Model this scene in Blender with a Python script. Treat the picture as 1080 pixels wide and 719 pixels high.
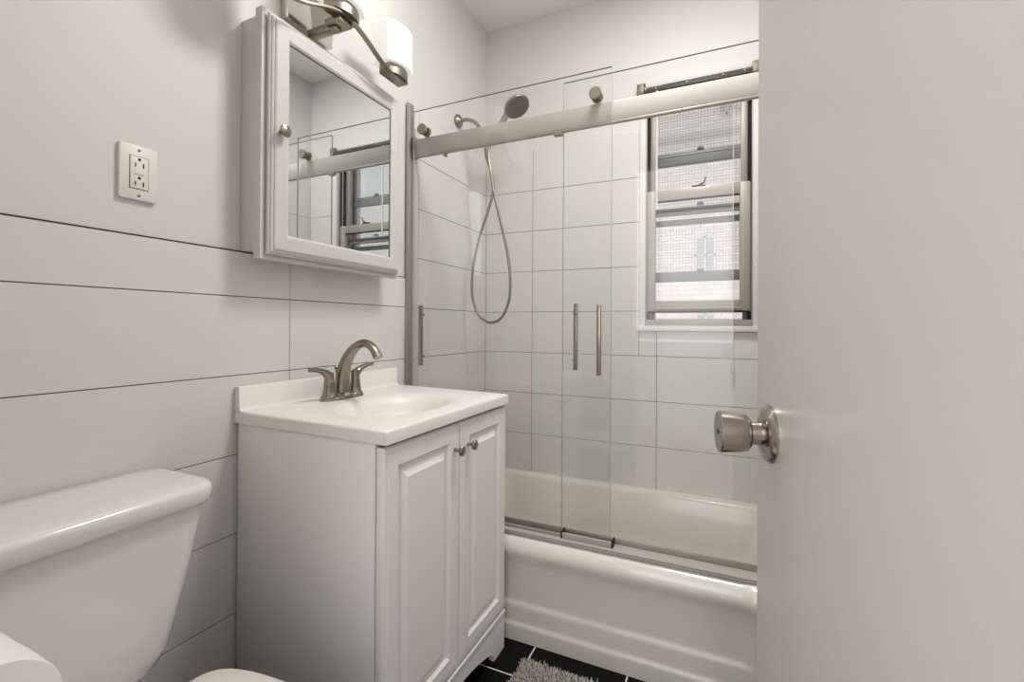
import bpy, bmesh, math, random
import numpy as np
from mathutils import Vector, Matrix

random.seed(7)
for o in list(bpy.data.objects):
    bpy.data.objects.remove(o)
SC = bpy.context.scene
COL = SC.collection

# ------------------------------------------------------------------ camera
F_PX = 487.82
YAW, ROLL, PITCH, PY = .429869, .0060846, .0051882, 341.548
cd = bpy.data.cameras.new('camera')
cd.sensor_fit = 'HORIZONTAL'
cd.sensor_width = 36.0
cd.lens = F_PX / 1080 * 36.0
cd.shift_x = 0.0
cd.shift_y = -(359.5 - PY) / 1080
cd.clip_start = .02
cam = bpy.data.objects.new('camera', cd)
COL.objects.link(cam)
Fv = Vector((-math.sin(YAW)*math.cos(PITCH), math.cos(YAW)*math.cos(PITCH), math.sin(PITCH)))
R0 = Vector((math.cos(YAW), math.sin(YAW), 0))
U0 = R0.cross(Fv)
Rv = R0*math.cos(ROLL) + U0*math.sin(ROLL)
Uv = -R0*math.sin(ROLL) + U0*math.cos(ROLL)
mw = Matrix.Identity(4)
for i in range(3):
    mw[i][0], mw[i][1], mw[i][2] = Rv[i], Uv[i], -Fv[i]
mw.translation = Vector((1.13, 0, 1.04))
cam.matrix_world = mw
SC.camera = cam

# ------------------------------------------------------------------ world, light, exposure
w = bpy.data.worlds.new('world')
SC.world = w
w.use_nodes = True
bg = w.node_tree.nodes['Background']
bg.inputs['Color'].default_value = (1.0, .985, .98, 1)
bg.inputs['Strength'].default_value = .68
SC.view_settings.view_transform = 'Standard'
SC.view_settings.look = 'None'
SC.view_settings.gamma = 1.0
SC.view_settings.use_curve_mapping = False
SC.view_settings.exposure = 0.46
SHADE_STRENGTH = .36
BULB_W = 1.4
HALL_FILL_W = 12.0
CEIL_FILL_W = 14.0

hl = bpy.data.lights.new('hall_light', 'AREA')  # added fill shining in through the doorway, not a real hall lamp
hl.shape = 'RECTANGLE'
hl.size, hl.size_y = 1.2, 1.6
hl.energy = HALL_FILL_W
hl.color = (1.0, .995, .985)
ho = bpy.data.objects.new('hall_light', hl)
COL.objects.link(ho)
ho.location = (.9, -1.3, 1.7)
ho.rotation_euler = (math.radians(82), 0, math.radians(-5))

cl = bpy.data.lights.new('ceiling_light', 'AREA')  # added fill just under the ceiling to lift the room, no fixture there
cl.shape = 'DISK'
cl.size = .42
cl.energy = CEIL_FILL_W
cl.color = (1.0, 1.0, .995)
co = bpy.data.objects.new('ceiling_light', cl)
COL.objects.link(co)
co.location = (1.0, 1.21, 2.565)

# ------------------------------------------------------------------ materials
def srgb(r, g, b):
    f = lambda c: (c/255/12.92 if c/255 <= .04045 else ((c/255+.055)/1.055)**2.4)
    return (f(r), f(g), f(b), 1)

def mat(name, col, rough=.5, metal=0.0, spec=.5, bump=None, tint=None, coat=0, aniso=0):
    """bump=(scale, strength, detail, stretch) ; tint=(scale, amount, stretch)"""
    m = bpy.data.materials.new(name)
    m.use_nodes = True
    nt = m.node_tree
    b = nt.nodes['Principled BSDF']
    b.inputs['Base Color'].default_value = col
    b.inputs['Roughness'].default_value = rough
    b.inputs['Metallic'].default_value = metal
    b.inputs['Specular IOR Level'].default_value = spec
    b.inputs['Coat Weight'].default_value = coat
    b.inputs['Anisotropic'].default_value = aniso
    def coord(stretch):
        tc = nt.nodes.new('ShaderNodeTexCoord')
        mp = nt.nodes.new('ShaderNodeMapping')
        mp.inputs['Scale'].default_value = stretch
        nt.links.new(tc.outputs['Object'], mp.inputs['Vector'])
        return mp.outputs['Vector']
    if tint:
        n = nt.nodes.new('ShaderNodeTexNoise')
        n.inputs['Scale'].default_value = tint[0]
        n.inputs['Detail'].default_value = 4
        nt.links.new(coord(tint[2]), n.inputs['Vector'])
        mx = nt.nodes.new('ShaderNodeMix')
        mx.data_type = 'RGBA'
        nt.links.new(n.outputs['Fac'], mx.inputs[0])
        a = tint[1]
        mx.inputs[6].default_value = (col[0]*(1-a), col[1]*(1-a), col[2]*(1-a), 1)
        mx.inputs[7].default_value = (min(1, col[0]*(1+a)), min(1, col[1]*(1+a)), min(1, col[2]*(1+a)), 1)
        nt.links.new(mx.outputs[2], b.inputs['Base Color'])
    if bump:
        n = nt.nodes.new('ShaderNodeTexNoise')
        n.inputs['Scale'].default_value = bump[0]
        n.inputs['Detail'].default_value = bump[2]
        nt.links.new(coord(bump[3]), n.inputs['Vector'])
        bp = nt.nodes.new('ShaderNodeBump')
        bp.inputs['Strength'].default_value = bump[1]
        bp.inputs['Distance'].default_value = .002
        nt.links.new(n.outputs['Fac'], bp.inputs['Height'])
        nt.links.new(bp.outputs['Normal'], b.inputs['Normal'])
    return m

def glass_mat(name, tint=(1, 1, 1, 1), ior=1.45, gloss=1.0):
    m = bpy.data.materials.new(name)
    m.use_nodes = True
    nt = m.node_tree
    nt.nodes.clear()
    out = nt.nodes.new('ShaderNodeOutputMaterial')
    tr = nt.nodes.new('ShaderNodeBsdfTransparent')
    tr.inputs['Color'].default_value = tint
    gl = nt.nodes.new('ShaderNodeBsdfGlossy')
    gl.inputs['Roughness'].default_value = 0.0
    gl.inputs['Color'].default_value = (gloss, gloss, gloss, 1)
    fr = nt.nodes.new('ShaderNodeFresnel')
    ge = nt.nodes.new('ShaderNodeNewGeometry')     # the node inverts the index on inner faces: feed it 1/ior there
    mr = nt.nodes.new('ShaderNodeMapRange')
    mr.inputs['To Min'].default_value = ior
    mr.inputs['To Max'].default_value = 1/ior
    nt.links.new(ge.outputs['Backfacing'], mr.inputs['Value'])
    nt.links.new(mr.outputs[0], fr.inputs['IOR'])
    mx = nt.nodes.new('ShaderNodeMixShader')
    nt.links.new(fr.outputs[0], mx.inputs[0])
    nt.links.new(tr.outputs[0], mx.inputs[1])
    nt.links.new(gl.outputs[0], mx.inputs[2])
    nt.links.new(mx.outputs[0], out.inputs[0])
    return m

def emit_mat(name, col, strength, base):
    m = mat(name, base, .3)
    b = m.node_tree.nodes['Principled BSDF']
    b.inputs['Emission Color'].default_value = col
    b.inputs['Emission Strength'].default_value = strength
    return m

M = {}
M['paint'] = mat('wall_paint', srgb(214, 212, 208), .55, bump=(60, .05, 3, (1, 1, 1)))
M['ceil'] = mat('ceiling_paint', srgb(236, 234, 231), .7)
M['tile'] = mat('white_streaked_tile', srgb(217, 215, 210), .13, tint=(9, .03, (1, 1, 14)), bump=(5, .02, 2, (1, 1, 6)))
M['grout'] = mat('grey_grout', srgb(96, 92, 84), .9)
M['black_tile'] = mat('black_floor_tile', srgb(9, 9, 9), .5, spec=.12, tint=(30, .5, (1, 1, 1)))
M['white_grout'] = mat('white_floor_grout', srgb(224, 220, 210), .9)
M['ceramic'] = mat('white_ceramic', srgb(226, 224, 220), .12, coat=.3)
M['tub'] = mat('white_tub_enamel', srgb(228, 225, 216), .16, coat=.2)
M['cab'] = mat('white_cabinet_lacquer', srgb(238, 236, 232), .38)
M['marble'] = mat('white_cultured_marble', srgb(232, 228, 222), .38)
M['plastic'] = mat('white_plastic', srgb(226, 222, 214), .35)
M['dark'] = mat('dark_slot', srgb(30, 28, 26), .7)
M['gap'] = mat('shadow_gap_seal', srgb(60, 56, 50), .8)
M['nickel'] = mat('brushed_nickel', srgb(150, 142, 130), .28, metal=1.0, aniso=.4)
M['darknickel'] = mat('dark_brushed_nickel', srgb(150, 142, 124), .42, metal=.7)
M['chrome'] = mat('polished_chrome', srgb(200, 196, 190), .1, metal=1.0)
M['rail'] = mat('satin_aluminium_rail', srgb(184, 179, 172), .75, metal=.25)
M['railmid'] = mat('brushed_aluminium', srgb(168, 162, 153), .45, metal=.6)
M['mirror'] = mat('mirror_silver', srgb(226, 229, 228), .0, metal=1.0)
M['glass'] = glass_mat('clear_shower_glass', (.998, .999, .998, 1), 1.38)
M['glassedge'] = mat('polished_glass_edge', srgb(172, 174, 168), .3)
M['glasstop'] = mat('dark_glass_top_edge', srgb(104, 106, 102), .3)
M['pane'] = glass_mat('window_glass', (.97, .98, .98, 1), 1.35)
M['seal'] = mat('clear_vinyl_seal', srgb(206, 204, 198), .3)
M['winframe'] = mat('taupe_aluminium_window', srgb(158, 152, 140), .42, metal=.2)
M['wintrack'] = mat('black_window_track', srgb(10, 10, 11), .8, spec=.1)
M['storm'] = mat('grey_storm_window', srgb(128, 127, 130), .5, metal=.1)
M['wire'] = mat('galvanised_wire', srgb(140, 142, 148), .7, spec=.2)
M['bronze'] = mat('bronze_bracket', srgb(120, 112, 92), .45, metal=.4)
M['bronzedark'] = mat('dark_bronze_headrail', srgb(56, 52, 46), .5, metal=.3)
M['cord'] = mat('white_cord', srgb(222, 218, 212), .6)
M['door'] = mat('door_semi_gloss_paint', srgb(214, 209, 203), .34, bump=(55, .25, 4, (1, 1, 1)))
M['knobsteel'] = mat('worn_stainless_knob', srgb(176, 168, 160), .2, metal=1.0, tint=(40, .08, (1, 1, 1)))
M['paper'] = mat('toilet_paper', srgb(232, 229, 224), .95, bump=(200, .15, 3, (1, 1, 1)))
M['card'] = mat('cardboard_core', srgb(150, 130, 108), .9)
M['pile'] = mat('grey_shag_pile', srgb(190, 186, 178), .95, tint=(170, .75, (1, 1, 1)))
M['rugback'] = mat('grey_rug_backing', srgb(110, 106, 100), .95)
M['shade'] = emit_mat('lit_opal_glass', (1.0, .98, .94, 1), SHADE_STRENGTH, srgb(206, 204, 198))
M['nozzle'] = mat('grey_spray_face', srgb(92, 90, 84), .5, bump=(260, .8, 2, (1, 1, 1)))
M['hose'] = mat('steel_shower_hose', srgb(150, 146, 136), .3, metal=1.0)
M['brick'] = None
M['fwin'] = mat('far_window_pane', srgb(196, 198, 203), .4)
M['fframe'] = mat('far_window_frame', srgb(226, 224, 222), .6)
M['fstone'] = mat('far_stone_ledge', srgb(196, 194, 194), .8)

def brick_mat():
    m = bpy.data.materials.new('white_painted_brick')
    m.use_nodes = True
    nt = m.node_tree
    b = nt.nodes['Principled BSDF']
    tc = nt.nodes.new('ShaderNodeTexCoord')
    mp = nt.nodes.new('ShaderNodeMapping')
    mp.inputs['Rotation'].default_value = (math.radians(90), 0, 0)
    br = nt.nodes.new('ShaderNodeTexBrick')
    br.inputs['Color1'].default_value = srgb(240, 234, 231)
    br.inputs['Color2'].default_value = srgb(230, 221, 218)
    br.inputs['Mortar'].default_value = srgb(214, 206, 203)
    br.inputs['Scale'].default_value = 1.0
    br.inputs['Brick Width'].default_value = .42
    br.inputs['Row Height'].default_value = .15
    br.inputs['Mortar Size'].default_value = .012
    nt.links.new(tc.outputs['Object'], mp.inputs['Vector'])
    nt.links.new(mp.outputs['Vector'], br.inputs['Vector'])
    nt.links.new(br.outputs['Color'], b.inputs['Base Color'])
    b.inputs['Roughness'].default_value = .9
    return m
M['brick'] = brick_mat()

# ------------------------------------------------------------------ mesh helpers
def link(name, me, parent=None, loc=None):
    o = bpy.data.objects.new(name, me)
    COL.objects.link(o)
    if parent is not None:
        o.parent = parent
    if loc is not None:
        o.location = loc
    return o

class MB:
    """collects geometry (world coordinates) for ONE mesh object"""
    def __init__(s):
        s.v, s.f, s.mi, s.mats = [], [], [], []
    def slot(s, m):
        if m not in s.mats:
            s.mats.append(m)
        return s.mats.index(m)
    def add(s, vs, fs, m):
        k = len(s.v)
        i = s.slot(m)
        s.v += [tuple(p) for p in vs]
        s.f += [tuple(k + a for a in f) for f in fs]
        s.mi += [i]*len(fs)
    def addbm(s, bm, m):
        bm.verts.index_update()
        s.add([v.co.copy() for v in bm.verts], [[v.index for v in f.verts] for f in bm.faces], m)
        bm.free()
    def box(s, x0, x1, y0, y1, z0, z1, m, bev=0, seg=2, mx=None):
        bm = bmesh.new()
        bmesh.ops.create_cube(bm, size=1)
        for v in bm.verts:
            v.co = Vector(((x0+x1)/2 + v.co.x*(x1-x0), (y0+y1)/2 + v.co.y*(y1-y0), (z0+z1)/2 + v.co.z*(z1-z0)))
        if bev:
            bmesh.ops.bevel(bm, geom=bm.edges[:], offset=bev, segments=seg, profile=.5, affect='EDGES')
        if mx is not None:
            bm.transform(mx)
        s.addbm(bm, m)
    def lathe(s, prof, m, mx=None, n=32, cap=True):
        """prof: (radius, height) pairs about local z"""
        vs, fs = [], []
        for r, h in prof:
            for i in range(n):
                a = 2*math.pi*i/n
                vs.append(Vector((r*math.cos(a), r*math.sin(a), h)))
        for j in range(len(prof)-1):
            for i in range(n):
                k = (i+1) % n
                fs.append((j*n+i, j*n+k, (j+1)*n+k, (j+1)*n+i))
        if cap:
            fs.append(tuple(range(n-1, -1, -1)))
            fs.append(tuple((len(prof)-1)*n + i for i in range(n)))
        if mx is not None:
            vs = [mx @ v for v in vs]
        s.add(vs, fs, m)
    def loft(s, rings, m, cap0=True, cap1=True, closed=True):
        n = len(rings[0])
        vs = [p for r in rings for p in r]
        fs = []
        for j in range(len(rings)-1):
            for i in range(n if closed else n-1):
                k = (i+1) % n
                fs.append((j*n+i, j*n+k, (j+1)*n+k, (j+1)*n+i))
        if cap0:
            fs.append(tuple(range(n-1, -1, -1)))
        if cap1:
            fs.append(tuple((len(rings)-1)*n+i for i in range(n)))
        s.add(vs, fs, m)
    def tube(s, pts, rad, m, n=12, sx=1.0, sy=1.0, up=(0, 0, 1)):
        """tube along a polyline; rad a number or list; sx/sy flatten the section"""
        pts = [Vector(p) for p in pts]
        N = len(pts)
        if not isinstance(rad, (list, tuple)):
            rad = [rad]*N
        rings = []
        prev = None
        for i in range(N):
            t = (pts[min(i+1, N-1)] - pts[max(i-1, 0)]).normalized()
            if prev is None:
                u = Vector(up)
                if abs(u.dot(t)) > .95:
                    u = Vector((1, 0, 0))
                a = (u - t*u.dot(t)).normalized()
            else:
                a = (prev - t*prev.dot(t)).normalized()
            prev = a
            b = t.cross(a)
            r = rad[i]
            q = r if isinstance(r, tuple) else (r*sx, r*sy)
            rings.append([pts[i] + a*(q[0]*math.cos(2*math.pi*k/n)) + b*(q[1]*math.sin(2*math.pi*k/n)) for k in range(n)])
        s.loft(rings, m)
    def prism(s, outline, m, axis, a0, a1):
        """outline: 2D points; extruded along axis ('x','y','z') from a0 to a1"""
        def P(p, a):
            return {'x': (a, p[0], p[1]), 'y': (p[0], a, p[1]), 'z': (p[0], p[1], a)}[axis]
        s.loft([[Vector(P(p, a0)) for p in outline], [Vector(P(p, a1)) for p in outline]], m)
    def build(s, name, parent=None, smooth=True, angle=35, warp=None):
        me = bpy.data.meshes.new(name)
        vs = s.v
        if warp:
            vs = [warp(*p) for p in vs]
        me.from_pydata([tuple(p) for p in vs], [], s.f)
        for m in s.mats:
            me.materials.append(m)
        me.polygons.foreach_set('material_index', s.mi)
        bm = bmesh.new()
        bm.from_mesh(me)
        bmesh.ops.recalc_face_normals(bm, faces=bm.faces)
        bm.to_mesh(me)
        bm.free()
        if smooth:
            me.polygons.foreach_set('use_smooth', [True]*len(me.polygons))
            me.set_sharp_from_angle(angle=math.radians(angle))
        me.update()
        o = link(name, me)
        if parent is not None:
            o.parent = parent
            o.matrix_parent_inverse = Matrix.Translation(-Vector(parent.location))
        return o

def thing(name, label, cat, loc, group=None):
    e = bpy.data.objects.new(name, None)
    COL.objects.link(e)
    e.location = loc
    e.empty_display_size = .05
    e['label'] = label
    e['category'] = cat
    if group:
        e['group'] = group
    return e

def tag(o, label, cat, group=None):
    o['label'] = label
    o['category'] = cat
    if group:
        o['group'] = group
    return o

def struct(o, label=None):
    o['kind'] = 'structure'
    if label:
        o['label'] = label
        o['category'] = o.name.split('_')[0]
    return o

def spline(pts, n=8):
    """Catmull-Rom through points"""
    P = [Vector(p) for p in pts]
    P = [P[0]*2-P[1]] + P + [P[-1]*2-P[-2]]
    out = []
    for i in range(1, len(P)-2):
        for k in range(n):
            t = k/n
            a, b, c, d = P[i-1], P[i], P[i+1], P[i+2]
            out.append(.5*((2*b) + (c-a)*t + (2*a-5*b+4*c-d)*t*t + (3*b-a-3*c+d)*t**3))
    out.append(P[-2].copy())
    return out

def lerp_list(vals, n):
    out = []
    for i in range(n):
        t = i/(n-1)*(len(vals)-1)
        k = min(int(t), len(vals)-2)
        out.append(vals[k] + (vals[k+1]-vals[k])*(t-k))
    return out

def axis_mx(origin, d):
    """matrix taking local +z to direction d at origin"""
    q = Vector((0, 0, 1)).rotation_difference(Vector(d).normalized())
    return Matrix.Translation(Vector(origin)) @ q.to_matrix().to_4x4()

# ------------------------------------------------------------------ room
WX, WY, WZ = 1.46, 2.133, 2.577
NY = .10                        # inner face of the near wall
ROW0, ROW = .911, .2015         # a horizontal joint, joint pitch

b = MB(); b.box(-.13, 1.62, -1.9, 2.35, -.12, -.0012, M['white_grout'])
def tile_floor(b):
    g = .0022
    xs = [.576 + .2955*k for k in range(-3, 5)]
    ys = [1.262 + .2955*k for k in range(-5, 4)]
    for i in range(len(xs)-1):
        for j in range(len(ys)-1):
            x0, x1 = max(xs[i]+g, 0), min(xs[i+1]-g, WX)
            y0, y1 = max(ys[j]+g, NY-.13), min(ys[j+1]-g, WY)
            if x1-x0 < .01 or y1-y0 < .01:
                continue
            b.box(x0, x1, y0, y1, -.01, 0, M['black_tile'], .0012, 1)
tile_floor(b)
struct(b.build('floor', smooth=False), 'black square tile floor with thin white grout lines')

b = MB(); b.box(-.13, 1.62, NY-.12, 2.35, WZ, WZ+.1, M['ceil'])
struct(b.build('ceiling', smooth=False))
b = MB(); b.box(-.13, -.005, NY-.12, 2.35, -.008, WZ, M['paint'])
struct(b.build('wall_left', smooth=False))
b = MB(); b.box(WX+.003, WX+.15, NY-.12, 2.35, -.008, WZ, M['paint'])
struct(b.build('wall_right', smooth=False))
# back wall with window opening
OX0, OX1, OZ0, OZ1 = .792, 1.252, 1.045, 2.115
b = MB()
BY = WY + .005
for x0, x1, z0, z1 in ((-.005, OX0, -.008, WZ), (OX1, WX+.003, -.008, WZ), (OX0, OX1, -.008, OZ0), (OX0, OX1, OZ1, WZ)):
    b.box(x0, x1, BY, BY+.215, z0, z1, M['paint'])
struct(b.build('wall_back', smooth=False))
# near wall with the doorway the camera stands in
b = MB()
DX0, DX1, DZ = .60, 1.305, 2.04
for x0, x1, z0, z1 in ((-.005, DX0, -.008, WZ), (DX1, WX+.003, -.008, WZ), (DX0, DX1, DZ, WZ)):
    b.box(x0, x1, NY-.12, NY, z0, z1, M['paint'])
struct(b.build('wall_front', smooth=False))

# ---- wall tiles: every tile has its own bevelled face over a grout bed
def tile_wall(name, plane, a_joints, z_joints, lo, hi, zlo, zhi, hole=None):
    b = MB()
    g = .0011
    T = .008
    def bx(a0, a1, z0, z1, d0, d1, m, bev):
        if plane == 'left':
            b.box(-d0, -d1, a0, a1, z0, z1, m, bev, 1)
        elif plane == 'back':
            b.box(a0, a1, WY+d1, WY+d0, z0, z1, m, bev, 1)
        else:
            b.box(WX+d1, WX+d0, a0, a1, z0, z1, m, bev, 1)
    def cells(a0, a1, z0, z1):
        if hole:
            h0, h1, hz0, hz1 = hole
            if a0 < h1 and a1 > h0 and z0 < hz1 and z1 > hz0:
                out = []
                if a0 < h0: out.append((a0, h0, z0, z1))
                if a1 > h1: out.append((h1, a1, z0, z1))
                c0, c1 = max(a0, h0), min(a1, h1)
                if z0 < hz0: out.append((c0, c1, z0, hz0))
                if z1 > hz1: out.append((c0, c1, hz1, z1))
                return out
        return [(a0, a1, z0, z1)]
    aj = [lo] + [a for a in a_joints if lo+.01 < a < hi-.01] + [hi]
    zj = [zlo] + [z for z in z_joints if zlo+.01 < z < zhi-.01] + [zhi]
    for i in range(len(aj)-1):
        for j in range(len(zj)-1):
            for a0, a1, z0, z1 in cells(aj[i], aj[i+1], zj[j], zj[j+1]):
                if a1-a0 < .006 or z1-z0 < .006:
                    continue
                bx(a0+g, a1-g, z0+g, z1-g, .0035, 0.0, M['tile'], .0006)
                bx(a0, a1, z0, z1, .0049, .0028, M['grout'], 0)
    return struct(b.build(name, smooth=False), None)
ZJ = [ROW0 + ROW*k for k in range(-5, 7)]
TOP_LOW, TOP_TUB = 1.2275, ROW0 + 5*ROW
tile_wall('trim_1', 'left', [.329, .939], ZJ, NY+.0, 1.4715, 0.0, TOP_LOW)
tile_wall('trim_2', 'left', [1.549], ZJ, 1.4715, WY, .30, TOP_TUB)
tile_wall('trim_3', 'back', [.262, .8585, 1.455], ZJ, 0, WX, .30, TOP_TUB, hole=(.782, 1.262, 1.022, 2.2))
tile_wall('trim_4', 'right', [1.549], ZJ, 1.44, WY, .30, TOP_TUB)
# dark caulk line on top of the wainscot
b = MB(); b.box(-.0049, -.0004, NY, .79, TOP_LOW, TOP_LOW+.0025, M['gap']); b.box(-.0049, -.0004, .79, 1.4715, TOP_LOW, TOP_LOW+.0025, M['gap'])
struct(b.build('trim_5', smooth=False))

# ------------------------------------------------------------------ window
wn = thing('window_1', 'narrow taupe double hung window over the bathtub with wire mesh panes', 'window', (1.02, WY, 1.045))
wn['kind'] = 'structure'
# plaster return and casing round the opening
b = MB()
b.box(.782, OX0+.016, WY-.004, WY+.13, 1.045, OZ1+.02, M['paint'], .002)
b.box(OX1-.016, 1.262, WY-.004, WY+.13, 1.045, OZ1+.02, M['paint'], .002)
b.box(.782, 1.262, WY-.004, WY+.13, OZ1-.003, OZ1+.02, M['paint'], .002)
b.build('casing', wn)
b = MB()
b.box(.776, 1.268, WY-.022, WY+.16, 1.022, 1.047, M['paint'], .004)
b.box(.808, 1.236, WY-.006, WY+.05, 1.047, 1.072, M['winframe'], .003)
b.build('sill', wn)
def rect_frame(b, x0, x1, z0, z1, y0, y1, l, r, t, bt, m, bev=.002):
    b.box(x0, x0+l, y0, y1, z0, z1, m, bev)
    b.box(x1-r, x1, y0, y1, z0, z1, m, bev)
    b.box(x0+l, x1-r, y0, y1, z1-t, z1, m, bev)
    b.box(x0+l, x1-r, y0, y1, z0, z0+bt, m, bev)
SX0, SX1 = .812, 1.228
b = MB(); rect_frame(b, OX0+.014, OX1-.014, 1.072, OZ1-.004, WY+.012, WY+.10, .006, .006, .02, .001, M['winframe'])
# outer jamb liners
b.box(SX0-.002, SX0+.008, WY+.06, WY+.10, 1.072, OZ1-.01, M['winframe'], .001)
b.box(SX1-.008, SX1+.002, WY+.06, WY+.10, 1.072, OZ1-.01, M['winframe'], .001)
b.build('jamb_frame', wn)
for nm, x0, x1 in (('l', SX0-.004, SX0+.010), ('r', SX1-.010, SX1+.004)):
    b = MB()
    b.box(x0, x1, WY+.024, WY+.058, 1.655, OZ1-.02, M['wintrack'])
    b.box(x0, x1, WY+.024, WY+.058, 1.073, 1.108, M['wintrack'])
    b.build('sash_track', wn, smooth=False)
def wires(x0, x1, z0, z1, y, parent, sp=.0127):
    b = MB()
    n = int((x1-x0)/sp)
    for i in range(1, n):
        x = x0 + (x1-x0)*i/n
        b.box(x-.0006, x+.0006, y-.0006, y+.0006, z0, z1, M['wire'])
    n = int((z1-z0)/sp)
    for i in range(1, n):
        z = z0 + (z1-z0)*i/n
        b.box(x0, x1, y-.0005, y+.0005, z-.0006, z+.0006, M['wire'])
    return b.build('wire_mesh', parent, smooth=False)
# lower sash, raised a little above the sill
ly0, ly1 = WY+.022, WY+.05
b = MB()
rect_frame(b, SX0, SX1, 1.108, 1.652, ly0, ly1, .036, .040, .048, .05, M['winframe'], .003)
b.box(SX0+.03, SX1-.03, ly0-.012, ly0+.005, 1.118, 1.128, M['winframe'], .002)
b.box(SX0+.028, SX1-.030, ly0+.002, ly0+.012, 1.598, 1.606, M['wintrack'])
b.box(SX0+.003, SX1-.003, ly0-.0015, ly0+.012, 1.1045, 1.112, M['wintrack'])
ls = b.build('lower_sash', wn)
b = MB(); b.box(SX0+.034, SX1-.038, ly0+.012, ly0+.016, 1.155, 1.606, M['pane']); b.build('pane', ls, smooth=False)
b = MB(); b.box(1.0, 1.055, ly0-.002, ly0+.02, 1.652, 1.658, M['wintrack'], .002)
b.tube([(1.02, ly0+.01, 1.656), (1.05, ly0+.004, 1.668), (1.056, ly0+.002, 1.69)], .004, M['wintrack'], 8)
b.build('sash_lock', ls)
# upper sash, set behind
uy0, uy1 = WY+.062, WY+.09
b = MB(); rect_frame(b, SX0+.006, SX1-.006, 1.545, OZ1-.02, uy0, uy1, .026, .030, .05, .032, M['winframe'], .003)
b.box(SX0+.03, SX1-.03, uy0-.006, uy0, 1.56, 1.567, M['wintrack'])
us = b.build('upper_sash', wn)
b = MB(); b.box(SX0+.03, SX1-.034, uy0+.012, uy0+.016, 1.575, OZ1-.068, M['pane']); b.build('pane', us, smooth=False)
# outer storm window with wire mesh
sy0, sy1 = WY+.115, WY+.14
b = MB()
rect_frame(b, SX0-.004, SX1+.004, 1.072, OZ1-.005, sy0, sy1, .028, .030, .03, .006, M['storm'], .002)
b.box(SX0+.02, SX1-.02, sy0, sy1, 1.788, 1.845, M['storm'], .003)
b.box(SX0+.02, SX1-.02, sy0-.004, sy0+.002, 1.828, 1.832, M['winframe'])
b.box(SX0+.02, SX1-.02, sy0, sy1, 1.250, 1.296, M['storm'], .003)
b.box(SX0+.02, SX1-.02, sy0, sy1, 1.510, 1.536, M['storm'], .003)
st = b.build('storm_window', wn)
for z in (1.851, 1.299, 1.60):
    b = MB(); b.lathe([(.0, -.004), (.016, -.004), (.013, .006), (.0, .008)], M['storm'], axis_mx((1.03, sy0+.006, z), (0, 0, 1)), 16); b.build('latch', st)
wires(SX0+.024, SX1-.026, 1.296, 1.51, sy1+.004, st)
wires(SX0+.024, SX1-.026, 1.536, 1.788, sy1+.004, st)
wires(SX0+.024, SX1-.026, 1.845, OZ1-.035, sy1+.004, st)

# raised blind over the window: brackets, headrail, cords
bl = thing('blind_headrail', 'dark empty blind headrail with two brackets and hanging cords above the window', 'blind', (1.02, WY-.02, 2.10))
b = MB(); b.box(.79, 1.25, WY-.030, WY-.001, 2.078, 2.093, M['bronzedark'], .002)
for x in (.85, .98, 1.12, 1.2):
    b.box(x, x+.006, WY-.034, WY-.02, 2.086, 2.0945, M['bronze'])
b.build('headrail', bl)
for x0 in (.773, 1.232):
    b = MB(); b.box(x0, x0+.030, WY-.036, WY-.0015, 2.074, 2.120, M['bronze'], .002); b.build('bracket', bl)
b = MB(); b.tube([(.859, WY-.026, 2.08), (.859, WY-.026, 1.556)], .0042, M['cord'], 8); b.build('tilt_wand', bl)
b = MB(); b.tube([(1.162, WY-.026, 2.08), (1.163, WY-.026, .87)], .0013, M['cord'], 6)
cc = b.build('pull_cord', bl)
b = MB(); b.lathe([(.002, 0), (.005, -.006), (.006, -.03), (.004, -.034)], M['seal'], Matrix.Translation((1.163, WY-.026, .885)), 12); b.build('tassel', cc)

# ------------------------------------------------------------------ building across the yard
fb = thing('building', 'pale painted brick building seen through the window over the bathtub', 'building', (0, 16, -6))
b = MB(); b.box(-9, 11, 16, 18, -6, 8.9, M['brick']); b.box(-9, 11, 15.85, 16, 7.1, 7.25, M['fstone']); b.box(-9, 11, 15.8, 16.1, 8.9, 9.15, M['fstone'])
b.build('wall', fb, smooth=False)
for x0, x1, z0, z1 in ((.27, .87, 2.75, 3.95), (.30, .88, .2, 1.48), (-2.4, -1.7, 2.75, 3.95), (3.0, 3.7, 2.75, 3.95), (.95, 1.42, 7.75, 8.5), (3.0, 3.7, .2, 1.48), (-2.4, -1.7, .2, 1.48), (3.2, 3.9, 5.2, 6.5)):
    b = MB(); rect_frame(b, x0, x1, z0, z1, 15.93, 16.02, .05, .05, .05, .05, M['fframe'], 0)
    b.box((x0+x1)/2-.025, (x0+x1)/2+.025, 15.93, 16.01, z0, z1, M['fframe']); b.box(x0, x1, 15.93, 16.01, (z0+z1)/2-.025, (z0+z1)/2+.025, M['fframe'])
    fw = b.build('window', fb, smooth=False)
    b = MB(); b.box(x0+.04, x1-.04, 15.97, 15.99, z0+.04, z1-.04, M['fwin']); b.build('pane', fw, smooth=False)
b = MB(); b.tube([(.2, 15.5, 8.3), (1.4, 15.5, 7.7), (2.6, 15.5, 7.25)], .035, M['fstone'], 6)
b.build('cable', fb)

# ------------------------------------------------------------------ bathtub
TY = 1.404
RZ = .338
bt = thing('bathtub', 'white enamel alcove bathtub with ribbed apron under the sliding glass', 'bathtub', (.73, 1.77, 0))
def sstep(a, c, t):
    t = min(1, max(0, (t-a)/(c-a)))
    return t*t*(3-2*t)
b = MB()
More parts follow.
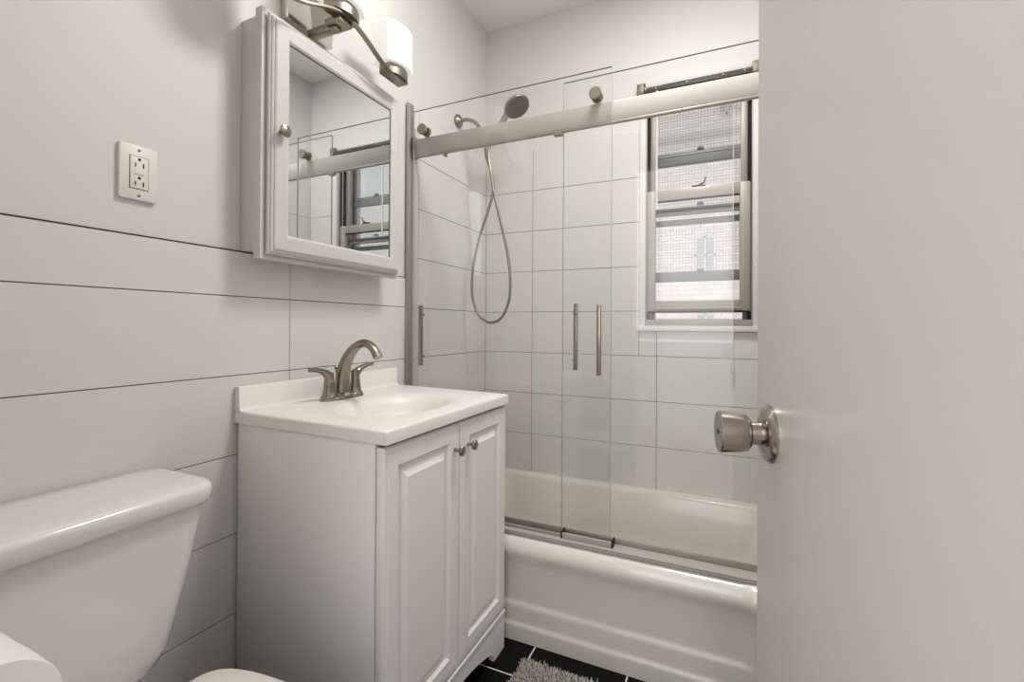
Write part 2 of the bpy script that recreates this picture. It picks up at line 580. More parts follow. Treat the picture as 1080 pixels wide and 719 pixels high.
# apron and rim profile, as (y offset, z) with panel mask
nx = 90
xs = [0.001 + (WX-.002)*i/(nx-1) for i in range(nx)]
zs = [0.001, .02, .044, .050, .054, .058, .062, .068, .09, .108, .114, .119, .124, .129, .136, .17, .21, .245, .258, .268, .278, .288]
def apron_y(x, z):
    mask = sstep(1.205, 1.178, x)
    rec = 0.0
    rec += .0055*sstep(.048, .064, z)
    rec += .0065*sstep(.112, .131, z)
    rec *= mask*.85 + .15*(1 if z < .12 else .9)
    lip = .011*sstep(.235, .29, z)
    return TY + rec - lip*0 - .012*sstep(.245, .292, z)
rings = []
for x in xs:
    r = [Vector((x, apron_y(x, z), z)) for z in zs]
    yl = r[-1].y
    for k in range(1, 9):
        a = math.pi/2*k/8
        r.append(Vector((x, yl + .046*(1-math.cos(a)), .288 + .05*math.sin(a))))
    rings.append(r)
b.loft(rings, M['tub'], cap0=False, cap1=False, closed=False)
b.build('apron', bt, angle=60)
# rim deck and basin
b = MB()
def rr(x0, x1, y0, y1, r, z, n=10):
    out = []
    for cx, cy, a0 in ((x1-r, y1-r, 0), (x0+r, y1-r, 90), (x0+r, y0+r, 180), (x1-r, y0+r, 270)):
        for k in range(n+1):
            a = math.radians(a0 + 90*k/n)
            out.append(Vector((cx + r*math.cos(a), cy + r*math.sin(a), z)))
    return out
fy = TY + .034
rg = [rr(.001, WX-.001, fy, WY-.001, .002, RZ),
      rr(.085, WX-.06, fy+.062, WY-.052, .10, RZ+.001),
      rr(.092, WX-.067, fy+.068, WY-.058, .10, RZ-.004),
      rr(.098, WX-.075, fy+.074, WY-.064, .10, RZ-.018),
      rr(.12, WX-.16, fy+.095, WY-.085, .11, .16),
      rr(.15, WX-.24, fy+.115, WY-.105, .12, .085),
      rr(.20, WX-.30, fy+.15, WY-.14, .12, .06),
      rr(.40, WX-.5, fy+.25, WY-.24, .08, .058)]
b.loft(rg, M['tub'], cap0=False, cap1=True)
b.build('basin', bt, angle=50, warp=lambda x, y, z: (x, y, z - .014*max(0, y-1.5)/.63))
b = MB(); b.lathe([(.022, .0), (.03, .0), (.03, .004), (.012, .006), (0, .006)], M['nickel'], Matrix.Translation((.32, 1.79, .0600)), 24); b.build('drain', bt)

# ------------------------------------------------------------------ shower enclosure
FY = 1.492                      # rail plane
sill = thing('shower_track', 'satin metal sill track along the front rim of the bathtub', 'track', (.73, FY, RZ))
b = MB()
b.box(.002, WX-.002, FY-.064, FY+.032, RZ+.001, RZ+.007, M['rail'], .002)
b.box(.002, WX-.002, FY-.063, FY-.058, RZ+.007, RZ+.013, M['rail'], .002)
b.build('base_strip', sill)
b = MB(); b.box(.024, WX-.006, FY-.002, FY+.004, RZ+.007, RZ+.026, M['railmid'], .0015); b.build('back_rail', sill)
b = MB(); b.box(.024, .64, FY-.030, FY-.025, RZ+.007, RZ+.015, M['railmid'], .001); b.build('front_rail', sill)
b = MB()
b.box(.648, .811, FY-.037, FY-.031, RZ+.007, RZ+.026, M['rail'], .001)
b.box(.648, .811, FY-.010, FY-.006, RZ+.007, RZ+.026, M['railmid'], .001)
b.box(.648, .811, FY-.033, FY-.008, RZ+.007, RZ+.010, M['railmid'])
g = b.build('center_guide', sill)
for x in (.645, .811):
    b = MB(); b.box(x-.001, x+.004, FY-.038, FY-.005, RZ+.007, RZ+.030, M['dark'], .001); b.build('end_cap', g)

jb = thing('wall_jamb', 'tall brushed metal channel fixed to the left wall where the shower glass starts', 'channel', (.008, 1.45, RZ))
b = MB(); b.box(.0005, .014, 1.462, 1.494, RZ+.008, 1.910, M['railmid'], .002); b.build('channel', jb)
b = MB(); b.box(.0005, .018, 1.4955, 1.516, RZ+.008, 1.82, M['seal'], .002); b.build('bumper_strip', jb)

hr = thing('header_rail', 'wide satin metal sliding door rail across the top of the shower glass', 'rail', (.73, FY, 1.73))
b = MB(); b.box(.020, WX-.012, FY-.004, FY+.010, 1.706, 1.772, M['rail'], .003); b.box(.020, WX-.012, FY-.0045, FY+.0105, 1.699, 1.706, M['railmid'], .002); b.build('rail_bar', hr)
for x0, x1 in ((-.003, .020), (WX-.020, WX-.002)):
    b = MB(); b.box(x0+.018 if x0 < .1 else x0, x1+.006 if x0 < .1 else x1, FY-.012, FY+.016, 1.697, 1.782, M['railmid'], .003)
    if x0 < .1:
        b.box(.0005, .022, FY-.008, FY+.012, 1.709, 1.764, M['railmid'], .002)
    b.build('wall_bracket', hr)
b = MB(); b.box(.155, .165, FY-.006, FY+.012, 1.687, 1.700, M['darknickel'], .002); b.build('stop', hr)
b = MB(); b.box(.60, .63, FY-.006, FY+.012, 1.689, 1.700, M['darknickel'], .002); b.build('stop', hr)

def panel(name, label, x0, x1, z0, z1, y, front, roll_x, handles):
    p = thing(name, label, 'shower door', ((x0+x1)/2, y, z0), 'sliding glass shower doors')
    b = MB()
    T = .006
    b.box(x0, x1, y-T/2, y+T/2, z0, z1, M['glass'])
    gl = b.build('glass_panel', p, smooth=False)
    b = MB()
    e = .0009
    b.box(x0-e, x0, y-T/2, y+T/2, z0, z1, M['glassedge']); b.box(x1, x1+e, y-T/2, y+T/2, z0, z1, M['glassedge'])
    b.box(x0, x1, y-T/2, y+T/2, z1, z1+e, M['glasstop']); b.box(x0, x1, y-T/2, y+T/2, z0-e, z0, M['glassedge'])
    b.build('polished_edge', p, smooth=False)
    for x in roll_x:
        rz = 1.7905
        s = -1 if front else 1
        b = MB()
        mx = axis_mx((x, y + s*T/2, rz), (0, s, 0))
        b.lathe([(.006, 0), (.013, .0), (.013, .004), (.010, .006), (.010, .009), (.0185, .010), (.0200, .012), (.0200, .021), (.0190, .023)], M['darknickel'], mx, 32)
        r = b.build('roller', p)
        b = MB()
        b.lathe([(.006, 0), (.0170, 0), (.0185, .003), (.0185, .0115), (.0170, .0125), (.006, .0125)], M['darknickel'], axis_mx((x, y - s*(T/2), rz), (0, -s, 0)), 32)
        b.build('roller_wheel', r)
    for hx, hz0, hz1, yy in handles:
        b = MB()
        b.box(hx-.0065, hx+.0065, y+yy-.007, y+yy+.007, hz0, hz1, M['nickel'], .002)
        for hz in (hz0+.035, hz1-.035):
            q = y + (yy/2)
            b.tube([(hx, y + math.copysign(T/2, yy), hz), (hx, y+yy, hz)], .005, M['nickel'], 10)
        b.build('handle', p)
    return p
panel('sliding_glass_door', 'left clear glass shower door running in front of the rail with two handles', .028, .801, RZ+.012, 1.874, FY-.016, True, (.080, .751), ((.082, .890, 1.118, -.022), (.768, .885, 1.109, -.022)))
panel('sliding_glass_door', 'right clear glass shower door behind the rail in front of the window', .6295, WX-.014, RZ+.010, 1.871, FY+.0145 - .0, False, (1.37,), ((.669, .892, 1.119, .022),))

# ------------------------------------------------------------------ shower
sa = thing('wall_shower', 'nickel shower arm with round flange high on the left tub wall', 'shower arm', (0, 1.85, 1.995))
b = MB(); b.lathe([(.0, 0), (.031, 0), (.031, .004), (.026, .012), (.014, .018), (.012, .020)], M['nickel'], axis_mx((-.0015, 1.85, 1.995), (1, 0, 0)), 32); b.build('flange', sa)
b = MB(); pts = spline([(.015, 1.85, 1.995), (.05, 1.85, 1.993), (.09, 1.85, 1.972), (.125, 1.85, 1.925), (.139, 1.85, 1.895)], 6); b.tube(pts, .0085, M['nickel'], 14); b.build('arm', sa)
b = MB(); b.lathe([(.008, .02), (.014, .018), (.0165, .006), (.0165, -.02), (.012, -.03), (.008, -.034)], M['nickel'], axis_mx((.140, 1.85, 1.892), (-.25, 0, 1)), 20)
b.tube([(.14, 1.85, 1.885), (.163, 1.85, 1.892), (.185, 1.85, 1.905)], [.012, .0125, .017], M['nickel'], 14)
b.build('holder', sa)

hs = thing('hand_shower', 'round nickel hand shower head resting in the holder above the rail', 'hand shower', (.2, 1.85, 1.90))
hd = Vector((.298, 1.848, 2.006))
nrm = Vector((.57, -.24, -.95)).normalized()
b = MB()
pts = spline([(.168, 1.85, 1.868), (.196, 1.85, 1.912), (.232, 1.851, 1.955), tuple(hd - nrm*.022 + Vector((-.028, .003, -.022))), tuple(hd - nrm*.016)], 6)
b.tube(pts, lerp_list([.0115, .0125, .0135, .016, .022], len(pts)), M['nickel'], 18); b.build('grip', hs)
b = MB(); b.lathe([(.0, -.020), (.022, -.019), (.046, -.012), (.058, -.002), (.060, .004), (.0575, .008), (.055, .008)], M['nickel'], axis_mx(hd, nrm), 40); b.build('head', hs)
b = MB(); b.lathe([(.055, .0075), (.049, .0095), (.0, .011)], M['nozzle'], axis_mx(hd, nrm), 40, cap=False)
b.build('spray_face', hs)

hp = [(.139, 1.856, 1.862), (.143, 1.862, 1.81), (.168, 1.866, 1.7355), (.176, 1.868, 1.6568), (.150, 1.868, 1.565), (.107, 1.866, 1.4477), (.074, 1.865, 1.297), (.0745, 1.863, 1.179), (.110, 1.86, 1.0915), (.1687, 1.858, 1.0569), (.2258, 1.856, 1.078), (.2627, 1.854, 1.1497), (.2713, 1.851, 1.2462), (.2565, 1.848, 1.3733), (.2179, 1.845, 1.5331), (.1885, 1.843, 1.6557), (.176, 1.842, 1.7348), (.163, 1.846, 1.81), (.166, 1.85, 1.862)]
pts = spline(hp, 22)
b = MB(); rad = [.0062 + (.0007 if i % 2 else -.0005) for i in range(len(pts))]
b.tube(pts, rad, M['hose'], 10)
hz = tag(b.build('shower_hose', angle=80), 'looping ribbed metal shower hose hanging from the hand shower', 'hose')

# ------------------------------------------------------------------ vanity
VX, VY0, VY1 = .487, .764, 1.360
def vwarp(x, y, z):             # the unit is a little out of square at the wall
    s = (y-VY0)/(VY1-VY0)
    return (x, y + (.49-x)*(.03+.04*s), z)
va = thing('vanity_cabinet', 'white vanity cabinet with two raised panel doors between toilet and tub', 'cabinet', (.25, 1.06, 0))
b = MB()
b.box(.012, VX-.0225, VY0, VY0+.016, 0, .792, M['cab'], .001)
b.box(.012, VX-.0225, VY1-.016, VY1, 0, .792, M['cab'], .001)
b.box(.012, .024, VY0+.016, VY1-.016, .05, .792, M['cab'])
b.box(.024, VX-.022, VY0+.016, VY1-.016, .118, .134, M['cab'])
b.box(VX-.08, VX-.064, VY0+.016, VY1-.016, .752, .772, M['cab'])
b.build('carcass', va, warp=vwarp)
# toe board with an arch
b = MB()
out = [(VY0, 0), (VY0+.072, 0), (VY0+.072, .016), (VY0+.082, .021)]
for k in range(0, 17):
    t = k/16
    out.append((VY0+.086+(VY1-VY0-.172)*t, .028 + .042*math.sin(math.pi*t)**.75))
out += [(VY1-.082, .021), (VY1-.072, .016), (VY1-.072, 0), (VY1, 0), (VY1, .124), (VY0, .124)]
b.prism(out, M['cab'], 'x', VX-.020, VX-.002)
b.box(VX-.004, VX+.002, VY0, VY1, .114, .125, M['cab'], .002)
b.build('toe_board', va, warp=vwarp, angle=25)
def raised_door(b, y0, y1, z0, z1, x, T, m):
    """front faces +x, concentric rings of (inset, height above x)"""
    prof = [(0, -T), (0, -.004), (.004, 0.0), (.016, .0), (.0165, .0015), (.046, .0015), (.052, -.006), (.060, -.0075), (.0615, -.0075), (.079, -.0005), (.0805, .001), (.0835, .001)]
    rings = []
    for i, h in prof:
        rings.append([Vector((x+h, y0+i, z0+i)), Vector((x+h, y1-i, z0+i)), Vector((x+h, y1-i, z1-i)), Vector((x+h, y0+i, z1-i))])
    b.loft(rings, m)
YM = 1.0735
for y0, y1, ky in ((VY0+.002, YM-.0022, YM-.030), (YM+.0022, VY1-.002, YM+.038)):
    b = MB(); raised_door(b, y0, y1, .132, .7835, VX, .018, M['cab'])
    d = b.build('door', va, warp=vwarp, angle=12)
    b = MB(); b.lathe([(.0055, -.001), (.0055, .003), (.0042, .006), (.0042, .013), (.009, .016), (.0135, .020), (.0140, .0235), (.012, .0265), (.006, .028), (0, .028)], M['nickel'], axis_mx((VX+.0015, ky, .715), (1, 0, 0)), 24)
    b.build('knob', d)

# sink top
CZ = .822
CX, CY0, CY1 = .498, .760, 1.355
def cwarp(x, y, z):
    s = (y-CY0)/(CY1-CY0)
    return (x, y + (.49-x)*(.03+.05*s), z)
stp = thing('sink_top', 'white cultured marble sink top with oval basin and backsplash', 'sink', (.25, 1.06, CZ))
b = MB()
bcx, bcy, ba, bb = .288, 1.045, .150, .205
n = 96
def rect_pt(a, x0, x1, y0, y1):
    dx, dy = math.cos(a)*ba, math.sin(a)*bb
    t = min(((x1-bcx)/dx if dx > 0 else (x0-bcx)/dx) if abs(dx) > 1e-9 else 9e9, ((y1-bcy)/dy if dy > 0 else (y0-bcy)/dy) if abs(dy) > 1e-9 else 9e9)
    return bcx+dx*t, bcy+dy*t
angs = [2*math.pi*i/n for i in range(n)]
corner = [math.atan2((y-bcy)/bb, (x-bcx)/ba) % (2*math.pi) for x in (.002, CX) for y in (CY0, CY1)]
for c in corner:                # snap the nearest angle to each corner
    k = min(range(n), key=lambda i: abs((angs[i]-c+math.pi) % (2*math.pi) - math.pi))
    angs[k] = c
rings = []
for ins, z in ((0, CZ-.030), (0, CZ-.006), (.002, CZ-.0015), (.006, CZ)):
    rings.append([Vector((*rect_pt(a, .002+ins*0, CX-ins, CY0+ins, CY1-ins), z)) for a in angs])
for f_, z in ((1.05, CZ), (1.0, CZ-.001), (.96, CZ-.0025), (.91, CZ-.006), (.86, CZ-.013), (.80, CZ-.026), (.76, CZ-.042), (.68, CZ-.066), (.52, CZ-.086), (.28, CZ-.100), (.14, CZ-.106)):
    rings.append([Vector((bcx+ba*f_*math.cos(a), bcy+bb*f_*math.sin(a), z)) for a in angs])
b.loft(rings, M['marble'], cap0=False, cap1=True)
b.build('basin_slab', stp, warp=cwarp, angle=50)
b = MB(); 
pr = [(.002, CZ-.001), (.002, CZ+.058), (.005, CZ+.061), (.017, CZ+.061), (.020, CZ+.057), (.021, CZ+.010), (.024, CZ+.003), (.030, CZ-.001)]
b.loft([[Vector((x, CY0, z)) for x, z in pr], [Vector((x, CY1, z)) for x, z in pr]], M['marble'])
b.build('backsplash', stp, warp=cwarp, angle=40)
b = MB(); b.lathe([(.016, 0), (.022, 0), (.022, .003), (.0, .004)], M['nickel'], Matrix.Translation((bcx, bcy+.02, CZ-.1062)), 24); b.build('drain', stp)

# faucet
fx, fyc = .088, 1.053
fa = thing('faucet', 'brushed nickel two handle faucet with arched spout on the white sink top', 'faucet', (fx, fyc, CZ))
def oval(cx, cy, z, a, c, p=2.4, n=40):
    out = []
    for i in range(n):
        t = 2*math.pi*i/n
        ct, s_ = math.cos(t), math.sin(t)
        out.append(Vector((cx + a*math.copysign(abs(ct)**(2/p), ct), cy + c*math.copysign(abs(s_)**(2/p), s_), z)))
    return out
b = MB(); b.loft([oval(fx, fyc, CZ, .029, .081), oval(fx, fyc, CZ+.003, .029, .081), oval(fx, fyc, CZ+.008, .026, .077), oval(fx, fyc, CZ+.012, .021, .070), oval(fx, fyc, CZ+.013, .015, .062)], M['nickel']); b.build('base_plate', fa, angle=60)
b = MB()
pts = spline([(fx, fyc, CZ+.008), (fx-.002, fyc, CZ+.04), (fx+.004, fyc, CZ+.085), (fx+.026, fyc, CZ+.130), (fx+.060, fyc, CZ+.160), (fx+.092, fyc, CZ+.165), (fx+.118, fyc, CZ+.150), (fx+.136, fyc, CZ+.125)], 6)
N = len(pts)
ra = lerp_list([.023, .021, .0185, .0155, .0125, .0112, .0112, .0118], N)
rb = lerp_list([.025, .023, .020, .0175, .0155, .0148, .0148, .0155], N)
b.tube(pts, [(ra[i], rb[i]) for i in range(N)], M['nickel'], 24, up=(1, 0, 0)); 
b.lathe([(.031, .008), (.030, .012), (.026, .017), (.022, .020)], M['nickel'], Matrix.Translation((fx, fyc, CZ)), 28)
b.build('spout', fa, angle=60)
b = MB(); b.tube([(fx-.024, fyc, CZ+.008), (fx-.026, fyc, CZ+.085)], .0022, M['nickel'], 8); b.lathe([(.002, 0), (.005, .002), (.0055, .008), (.003, .012), (0, .012)], M['nickel'], Matrix.Translation((fx-.026, fyc, CZ+.084)), 12); b.build('lift_rod', fa)
for s in (-1, 1):
    hy = fyc + s*.052
    b = MB()
    b.lathe([(.0235, .008), (.023, .011), (.019, .016), (.0165, .028), (.0145, .050), (.0140, .056), (.0136, .0565), (.0138, .058), (.0140, .072), (.0125, .079), (.006, .083), (0, .083)], M['nickel'], Matrix.Translation((fx, hy, CZ)), 28)
    h = b.build('handle', fa)
    b = MB()
    pts = spline([(fx, hy, CZ+.066), (fx+.001, hy+s*.012, CZ+.078), (fx+.002, hy+s*.030, CZ+.087), (fx+.003, hy+s*.052, CZ+.0925), (fx+.004, hy+s*.072, CZ+.094)], 6)
    N = len(pts)
    rr_ = lerp_list([.0125, .0115, .0080, .0062, .0062], N)
    rw = lerp_list([.0130, .0125, .0100, .0085, .0080], N)
    b.tube(pts, [(rr_[i], rw[i]) for i in range(N)], M['nickel'], 18)
    b.build('lever', h, angle=60)

# ------------------------------------------------------------------ medicine cabinet
M['mcab'] = mat('white_mirror_cabinet_paint', srgb(206, 203, 198), .4)
mc = thing('medicine_cabinet', 'white mirrored medicine cabinet with framed door hung on the left wall', 'cabinet', (.05, 1.045, 1.5))
b = MB(); b.box(-.004, .058, .790, 1.308, 1.230, 1.8235, M['mcab'], .001); b.build('body', mc)
b = MB()
FZ0, FZ1, FY0, FY1 = 1.206, 1.836, .782, 1.318
for y0, y1, z0, z1 in ((FY0, FY0+.05, FZ0, FZ1), (FY1-.05, FY1, FZ0, FZ1), (FY0+.05, FY1-.05, FZ0, FZ0+.05), (FY0+.05, FY1-.05, FZ1-.05, FZ1)):
    b.box(.058, .081, y0, y1, z0, z1, M['mcab'], 0)
b.build('face_frame', mc, smooth=False)
b = MB()
my0, my1, mz0, mz1 = .794, 1.303, 1.218, 1.823
X0 = .086
prof = [(0, 0), (0, .006), (.002, .008), (.005, .008), (.005, .011), (.008, .013), (.011, .013), (.012, .016), (.016, .018), (.046, .019), (.049, .018), (.0505, .0165), (.052, .016), (.0535, .0135)]
rings = []
for i, h in prof:
    rings.append([Vector((X0+h, my0+i, mz0+i)), Vector((X0+h, my1-i, mz0+i)), Vector((X0+h, my1-i, mz1-i)), Vector((X0+h, my0+i, mz1-i))])
b.loft(rings, M['mcab'], cap0=True, cap1=False)
dr = b.build('door', mc, smooth=False)
i = .0535
b = MB(); b.box(X0+.007, X0+.0125, my0+i-.004, my1-i+.004, mz0+i-.004, mz1-i+.004, M['mirror']); b.build('mirror', dr, smooth=False)
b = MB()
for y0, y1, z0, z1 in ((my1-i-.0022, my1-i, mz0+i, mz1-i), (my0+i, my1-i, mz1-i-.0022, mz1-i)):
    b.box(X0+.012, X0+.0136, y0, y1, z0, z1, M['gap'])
b.build('mirror_shadow_strip', dr, smooth=False)  # dark strips painted in as the shadow along the mirror's top and right edges
b = MB(); b.lathe([(.0055, -.001), (.0055, .004), (.0045, .008), (.010, .012), (.0150, .016), (.0160, .019), (.0145, .0215), (.011, .0225), (.010, .0215), (.006, .023), (0, .0235)], M['nickel'], axis_mx((X0+.0185, .820, 1.530), (1, 0, 0)), 28); b.build('knob', dr)

# ------------------------------------------------------------------ vanity light
vl = thing('vanity_light', 'brushed nickel wavy bar light with three lit opal glass shades above the mirror', 'light', (0, .985, 1.95))
LC = .985
b = MB(); b.box(-.004, .022, LC-.083, LC+.083, 1.897, 2.03, M['chrome'], .003); b.build('back_plate', vl)
b = MB()
b.box(.020, .130, LC-.012, LC+.012, 1.880, 1.902, M['nickel'], .002)
b.box(.100, .158, LC-.024, LC+.024, 1.888, 1.905, M['nickel'], .003)
b.build('arm', vl)
def strap_z(y):
    t = (y-LC)/.205
    return 1.8765 + .0315*math.cos(math.pi*t) if abs(t) < 1 else 1.845 + .06*(abs(t)-1)**2
b = MB()
ys = [LC - .262 + .524*i/80 for i in range(81)]
rings = []
for k, y in enumerate(ys):
    z = strap_z(y)
    dz = (strap_z(y+.001)-strap_z(y-.001))/.002
    nl = math.hypot(1, dz)
    ny, nz = -dz/nl*.0025, 1/nl*.0025
    xa, xb = .154, .169
    rings.append([Vector((xa, y-ny, z-nz)), Vector((xb, y-ny, z-nz)), Vector((xb, y+ny, z+nz)), Vector((xa, y+ny, z+nz))])
b.loft(rings, M['nickel']); b.build('wave_bar', vl, angle=40)
def bow(cy, w, xb, xc, bowx, n=12):
    o = [(xb, cy-w)]
    o += [(xc + bowx*(1-((2*k/n)-1)**2), cy - w + 2*w*k/n) for k in range(n+1)]
    o += [(xb, cy+w)]
    return o
for cy in (LC-.228, LC, LC+.228):
    zb = strap_z(cy) + .0025
    b = MB()
    o = bow(cy, .047, .122, .162, .018)
    b.loft([[Vector((x, y, zb)) for x, y in o], [Vector((x, y, zb+.030)) for x, y in o]], M['nickel'])
    cup = b.build('lamp_cup', vl, angle=30)
    b = MB()
    oo = bow(cy, .064, .100, .168, .024)
    oi = bow(cy, .060, .104, .164, .024)
    z0, z1 = zb + .0305, zb + .157
    b.loft([[Vector((x, y, z)) for x, y in (o_)] for o_, z in ((oi, z0+.004), (oi, z1), (oo, z1), (oo, z0))], M['shade'], cap0=True, cap1=True)
    b.build('glass_shade', cup, angle=25)
    bl_ = bpy.data.lights.new('bulb', 'POINT')
    bl_.energy = BULB_W
    bl_.color = (1.0, .975, .93)
    bl_.shadow_soft_size = .025
    bo = bpy.data.objects.new('bulb', bl_)
    COL.objects.link(bo)
    bo.location = (.145, cy, zb + .085)

# ------------------------------------------------------------------ outlet
ol = thing('outlet', 'white double wall outlet plate left of the mirrored cabinet', 'outlet', (0, .558, 1.359))
oy, oz = .558, 1.359
b = MB(); b.box(-.005, .0045, oy-.035, oy+.035, oz-.057, oz+.057, M['plastic'], .002); b.build('cover_plate', ol)
b = MB(); b.box(.004, .0052, oy-.0176, oy+.0176, oz-.0346, oz+.0346, M['gap']); b.box(.0046, .0062, oy-.0166, oy+.0166, oz-.0336, oz+.0336, M['plastic'], .0006)
rec = b.build('receptacle', ol)
for dz in (.0195, -.0195):
    b = MB()
    b.box(.0060, .0064, oy-.0085, oy-.0062, dz+oz-.008, dz+oz+.0005, M['dark'])
    b.box(.0060, .0064, oy+.0060, oy+.0088, dz+oz-.0085, dz+oz+.0015, M['dark'])
    b.lathe([(.0031, 0), (.0031, .0004)], M['dark'], axis_mx((.0060, oy, dz+oz+.0085), (1, 0, 0)), 14)
    b.build('socket', rec, smooth=False)
b = MB(); b.box(.0060, .0070, oy-.009, oy+.009, oz-.0035, oz+.0035, M['plastic'], .0004); b.box(.0060, .00635, oy-.0095, oy+.0095, oz-.0045, oz-.0037, M['gap']); b.build('test_button', rec, smooth=False)
for dz in (.048, -.048):
    b = MB(); b.lathe([(.003, 0), (.003, .0008), (.0022, .0013), (0, .0013)], M['nickel'], axis_mx((.0044, oy, oz+dz), (1, 0, 0)), 14)
    b.box(.0055, .0059, oy-.0024, oy+.0024, oz+dz-.0004, oz+dz+.0004, M['dark'])
    b.build('screw', ol)

# ------------------------------------------------------------------ toilet
tcy = .385
to = thing('toilet', 'white two piece ceramic toilet standing left of the vanity', 'toilet', (.35, tcy, 0))
def rrect(x0, x1, y0, y1, r, z, n=8):
    return rr(x0, x1, y0, y1, r, z, n)
b = MB()
rings = [rrect(.050, .120, tcy-.09, tcy+.09, .03, .395),
         rrect(.030, .185, tcy-.112, tcy+.112, .045, .402),
         rrect(.022, .198, tcy-.132, tcy+.132, .045, .418),
         rrect(.018, .203, tcy-.147, tcy+.147, .04, .445),
         rrect(.015, .208, tcy-.172, tcy+.172, .04, .55),
         rrect(.012, .212, tcy-.202, tcy+.202, .04, .69),
         rrect(.012, .212, tcy-.202, tcy+.202, .04, .698)]
b.loft(rings, M['ceramic']); b.build('tank', to, angle=60)
b = MB()
y0, y1 = tcy-.212, tcy+.212
rings = [rrect(.010, .224, y0+.004, y1-.004, .045, .697), rrect(.006, .228, y0, y1, .048, .702), rrect(.006, .229, y0, y1, .048, .722), rrect(.007, .2275, y0+.0015, y1-.0015, .048, .7275), rrect(.009, .224, y0+.005, y1-.005, .046, .7315), rrect(.014, .216, y0+.012, y1-.012, .042, .7335), rrect(.05, .18, y0+.05, y1-.05, .03, .7345)]
b.loft(rings, M['ceramic']); b.build('tank_lid', to, angle=50)
b = MB()
b.tube([(.209, tcy-.17, .655), (.224, tcy-.17, .655)], .011, M['chrome'], 14); b.tube([(.224, tcy-.175, .655), (.230, tcy-.15, .652), (.231, tcy-.118, .646)], [.007, .006, .007], M['chrome'], 10); b.build('flush_lever', to)
def egg(z, x0, x1, w, n=64, sh=.12, back=.5):
    out = []
    cx, a = (x0+x1)/2, (x1-x0)/2
    for i in range(n):
        t = 2*math.pi*i/n
        c, s_ = math.cos(t), math.sin(t)
        pw = 1.0 if c > 0 else back
        yy = w*math.copysign(abs(s_)**pw, s_) * (1 - sh*max(0, c))
        out.append(Vector((cx + a*c, tcy + yy, z)))
    return out
b = MB()
rings = [egg(0.0005, .20, .60, .115), egg(.015, .20, .60, .115), egg(.06, .21, .585, .100), egg(.14, .20, .59, .105), egg(.22, .19, .625, .130), egg(.30, .20, .665, .165), egg(.36, .22, .690, .182), egg(.380, .235, .695, .184), egg(.383, .25, .68, .175)]
b.loft(rings, M['ceramic'])
rings = [rrect(.02, .24, tcy-.09, tcy+.09, .03, .30), rrect(.02, .26, tcy-.11, tcy+.11, .03, .386), rrect(.03, .25, tcy-.10, tcy+.10, .03, .394)]
b.loft(rings, M['ceramic'])
b.build('bowl', to, angle=60)
B2 = .2
b = MB(); b.loft([egg(.3835, .278, .70, .192, back=B2), egg(.386, .275, .703, .196, back=B2), egg(.395, .275, .703, .196, back=B2), egg(.397, .279, .699, .192, back=B2)], M['plastic']); b.build('seat', to, angle=50)
b = MB(); b.loft([egg(.3975, .275, .70, .194, back=B2), egg(.400, .272, .704, .198, back=B2), egg(.409, .272, .704, .198, back=B2), egg(.4125, .277, .698, .192, back=B2), egg(.4145, .30, .67, .168, back=B2)], M['plastic']); b.build('seat_lid', to, angle=50)
for s in (-1, 1):
    b = MB(); b.lathe([(.014, 0), (.014, .012), (.010, .02), (0, .022)], M['plastic'], Matrix.Translation((.37, tcy+s*.115, .0)), 16); b.build('bolt_cap', to)
    b = MB(); b.box(.245, .285, tcy+s*.075-.02, tcy+s*.075+.02, .3835, .412, M['plastic'], .005); b.build('hinge', to)

# ------------------------------------------------------------------ paper holder and roll on the near wall
px0, px1, py_, pz_ = .466, .574, .166, .699
ph = thing('paper_holder', 'nickel toilet paper holder post on the wall behind the door side', 'holder', (.46, NY, pz_))
b = MB(); b.lathe([(.0, 0), (.024, 0), (.024, .006), (.012, .012), (.010, .06), (.013, .066)], M['nickel'], axis_mx((px0-.02, NY, pz_), (0, 1, 0)), 24); b.build('post', ph)
b = MB(); b.tube([(px0-.022, py_, pz_), (px1-.008, py_, pz_)], .009, M['nickel'], 14); b.tube([(px0-.02, NY+.05, pz_), (px0-.02, py_+.004, pz_)], .010, M['nickel'], 14); b.build('bar', ph)
tp = thing('toilet_paper_roll', 'white toilet paper roll beside the toilet in the bottom left corner', 'toilet paper', ((px0+px1)/2, py_, pz_))
b = MB()
rings = []
n = 48
for x, k in ((px0, .98), (px0+.004, 1.0), (px0+.04, 1.0), (px0+.07, 1.012), (px1-.003, 1.0), (px1, .985)):
    rings.append([Vector((x, py_ + .054*k*math.cos(2*math.pi*i/n)*(1+.012*math.sin(2*2*math.pi*i/n)), pz_ + .054*k*math.sin(2*math.pi*i/n))) for i in range(n)])
inner = [[Vector((x, py_ + .0205*math.cos(2*math.pi*i/n), pz_ + .0205*math.sin(2*math.pi*i/n))) for i in range(n)] for x in (px1, px0)]
b.loft(rings + inner + [rings[0]], M['paper'], cap0=False, cap1=False); b.build('paper', tp, angle=50)
b = MB()
def ringc(x, r): return [Vector((x, py_ + r*math.cos(2*math.pi*i/n), pz_ + r*math.sin(2*math.pi*i/n))) for i in range(n)]
b.loft([ringc(px0, .0203), ringc(px1, .0203), ringc(px1, .0188), ringc(px0, .0188), ringc(px0, .0203)], M['card'], cap0=False, cap1=False); b.build('core', tp, angle=50)

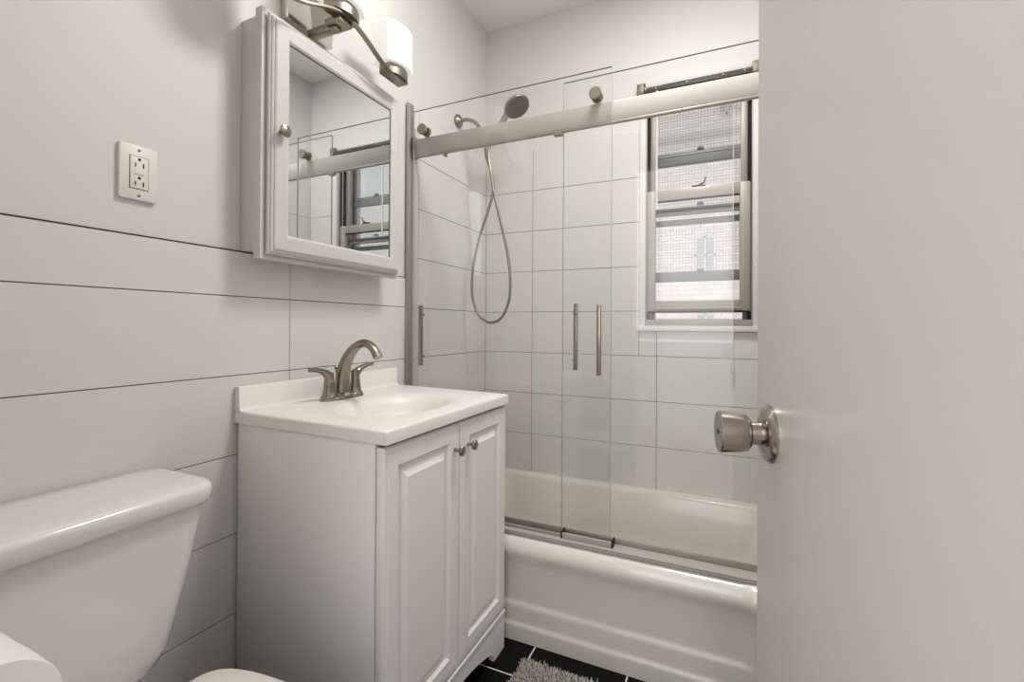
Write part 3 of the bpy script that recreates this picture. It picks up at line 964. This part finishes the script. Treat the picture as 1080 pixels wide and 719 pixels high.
# ------------------------------------------------------------------ door
DA = math.radians(12)
dl = Vector((-math.sin(DA), math.cos(DA), 0))          # hinge to latch
dn = Vector((-math.cos(DA), -math.sin(DA), 0))         # face normal, to the left
rc = Vector((1.177, .594, .921))                       # rose centre on the face
do = thing('door_1', 'white flat bathroom door standing open on the right', 'door', tuple(rc - dl*.5 + Vector((0, 0, -.921))))
do['kind'] = 'structure'
mxd = Matrix(((dl.x, -dn.x, 0, rc.x), (dl.y, -dn.y, 0, rc.y), (0, 0, 1, 0), (0, 0, 0, 1)))
b = MB(); b.box(-.508, .047, 0, .035, .012, 2.03, M['door'], .0015, 2, mxd); b.build('slab', do)
b = MB()
ax = axis_mx(rc, dn)
b.lathe([(.0, 0), (.0325, 0), (.0325, .002), (.029, .006), (.018, .0095), (.0135, .010)], M['knobsteel'], ax, 40); b.build('rose', do)
b = MB(); b.lathe([(.0130, .008), (.0130, .0205), (.0175, .0215), (.0205, .0245), (.0219, .031), (.0236, .050), (.0238, .0525), (.0228, .0540), (.004, .0542), (.0035, .0535), (0, .0535)], M['knobsteel'], ax, 40)
kn = b.build('knob', do)
b = MB(); b.lathe([(.0030, .0536), (.0030, .0546), (0, .0546)], M['dark'], ax, 12); b.build('keyhole', kn)
for z in (.25, 1.05, 1.80):
    b = MB(); b.tube([tuple(rc - dl*.513 + dn*.004 + Vector((0, 0, z-.921-.04))), tuple(rc - dl*.513 + dn*.004 + Vector((0, 0, z-.921+.04)))], .006, M['nickel'], 12); b.build('hinge', do)
# door lining
b = MB()
b.box(DX0, DX0+.018, NY-.13, NY+.004, 0, DZ, M['door'], .002); b.box(DX1-.014, DX1, NY-.13, NY-.002, 0, DZ, M['door'], .002); b.box(DX0, DX1, NY-.13, NY-.002, DZ-.004, DZ, M['door'])
struct(b.build('trim_6'))

# ------------------------------------------------------------------ rug
ru = thing('bath_rug', 'grey shaggy bath rug on the black tile in front of the tub', 'rug', (.82, 1.07, 0))
RX0, RX1, RY0, RY1 = .568, 1.10, .72, 1.330
b = MB(); b.box(RX0, RX1, RY0, RY1, .0006, .008, M['rugback'], .002); b.build('backing', ru)
rng = np.random.default_rng(3)
V, Fc = [], []
sp = .0052
k = 0
for gx in np.arange(RX0, RX1, sp):
    for gy in np.arange(RY0, RY1, sp):
        x = gx + rng.uniform(-.002, .002); y = gy + rng.uniform(-.002, .002)
        h = rng.uniform(.006, .013)
        lx, ly = rng.normal(0, .005, 2)
        r = rng.uniform(.0014, .0022)
        a = rng.uniform(0, 2.1)
        base = [(x + r*math.cos(a+2.094*i), y + r*math.sin(a+2.094*i), .006) for i in range(3)]
        mid = [(p[0]+lx*.4, p[1]+ly*.4, .006+h*.6) for p in base]
        V += base + mid + [(x+lx, y+ly, .006+h)]
        for i in range(3):
            j = (i+1) % 3
            Fc += [(k+i, k+j, k+3+j, k+3+i), (k+3+i, k+3+j, k+6)]
        k += 7
me = bpy.data.meshes.new('pile')
me.from_pydata(V, [], Fc)
me.materials.append(M['pile'])
po = link('pile', me, ru)
po.matrix_parent_inverse = Matrix.Translation(-Vector(ru.location))
po['kind'] = 'stuff'
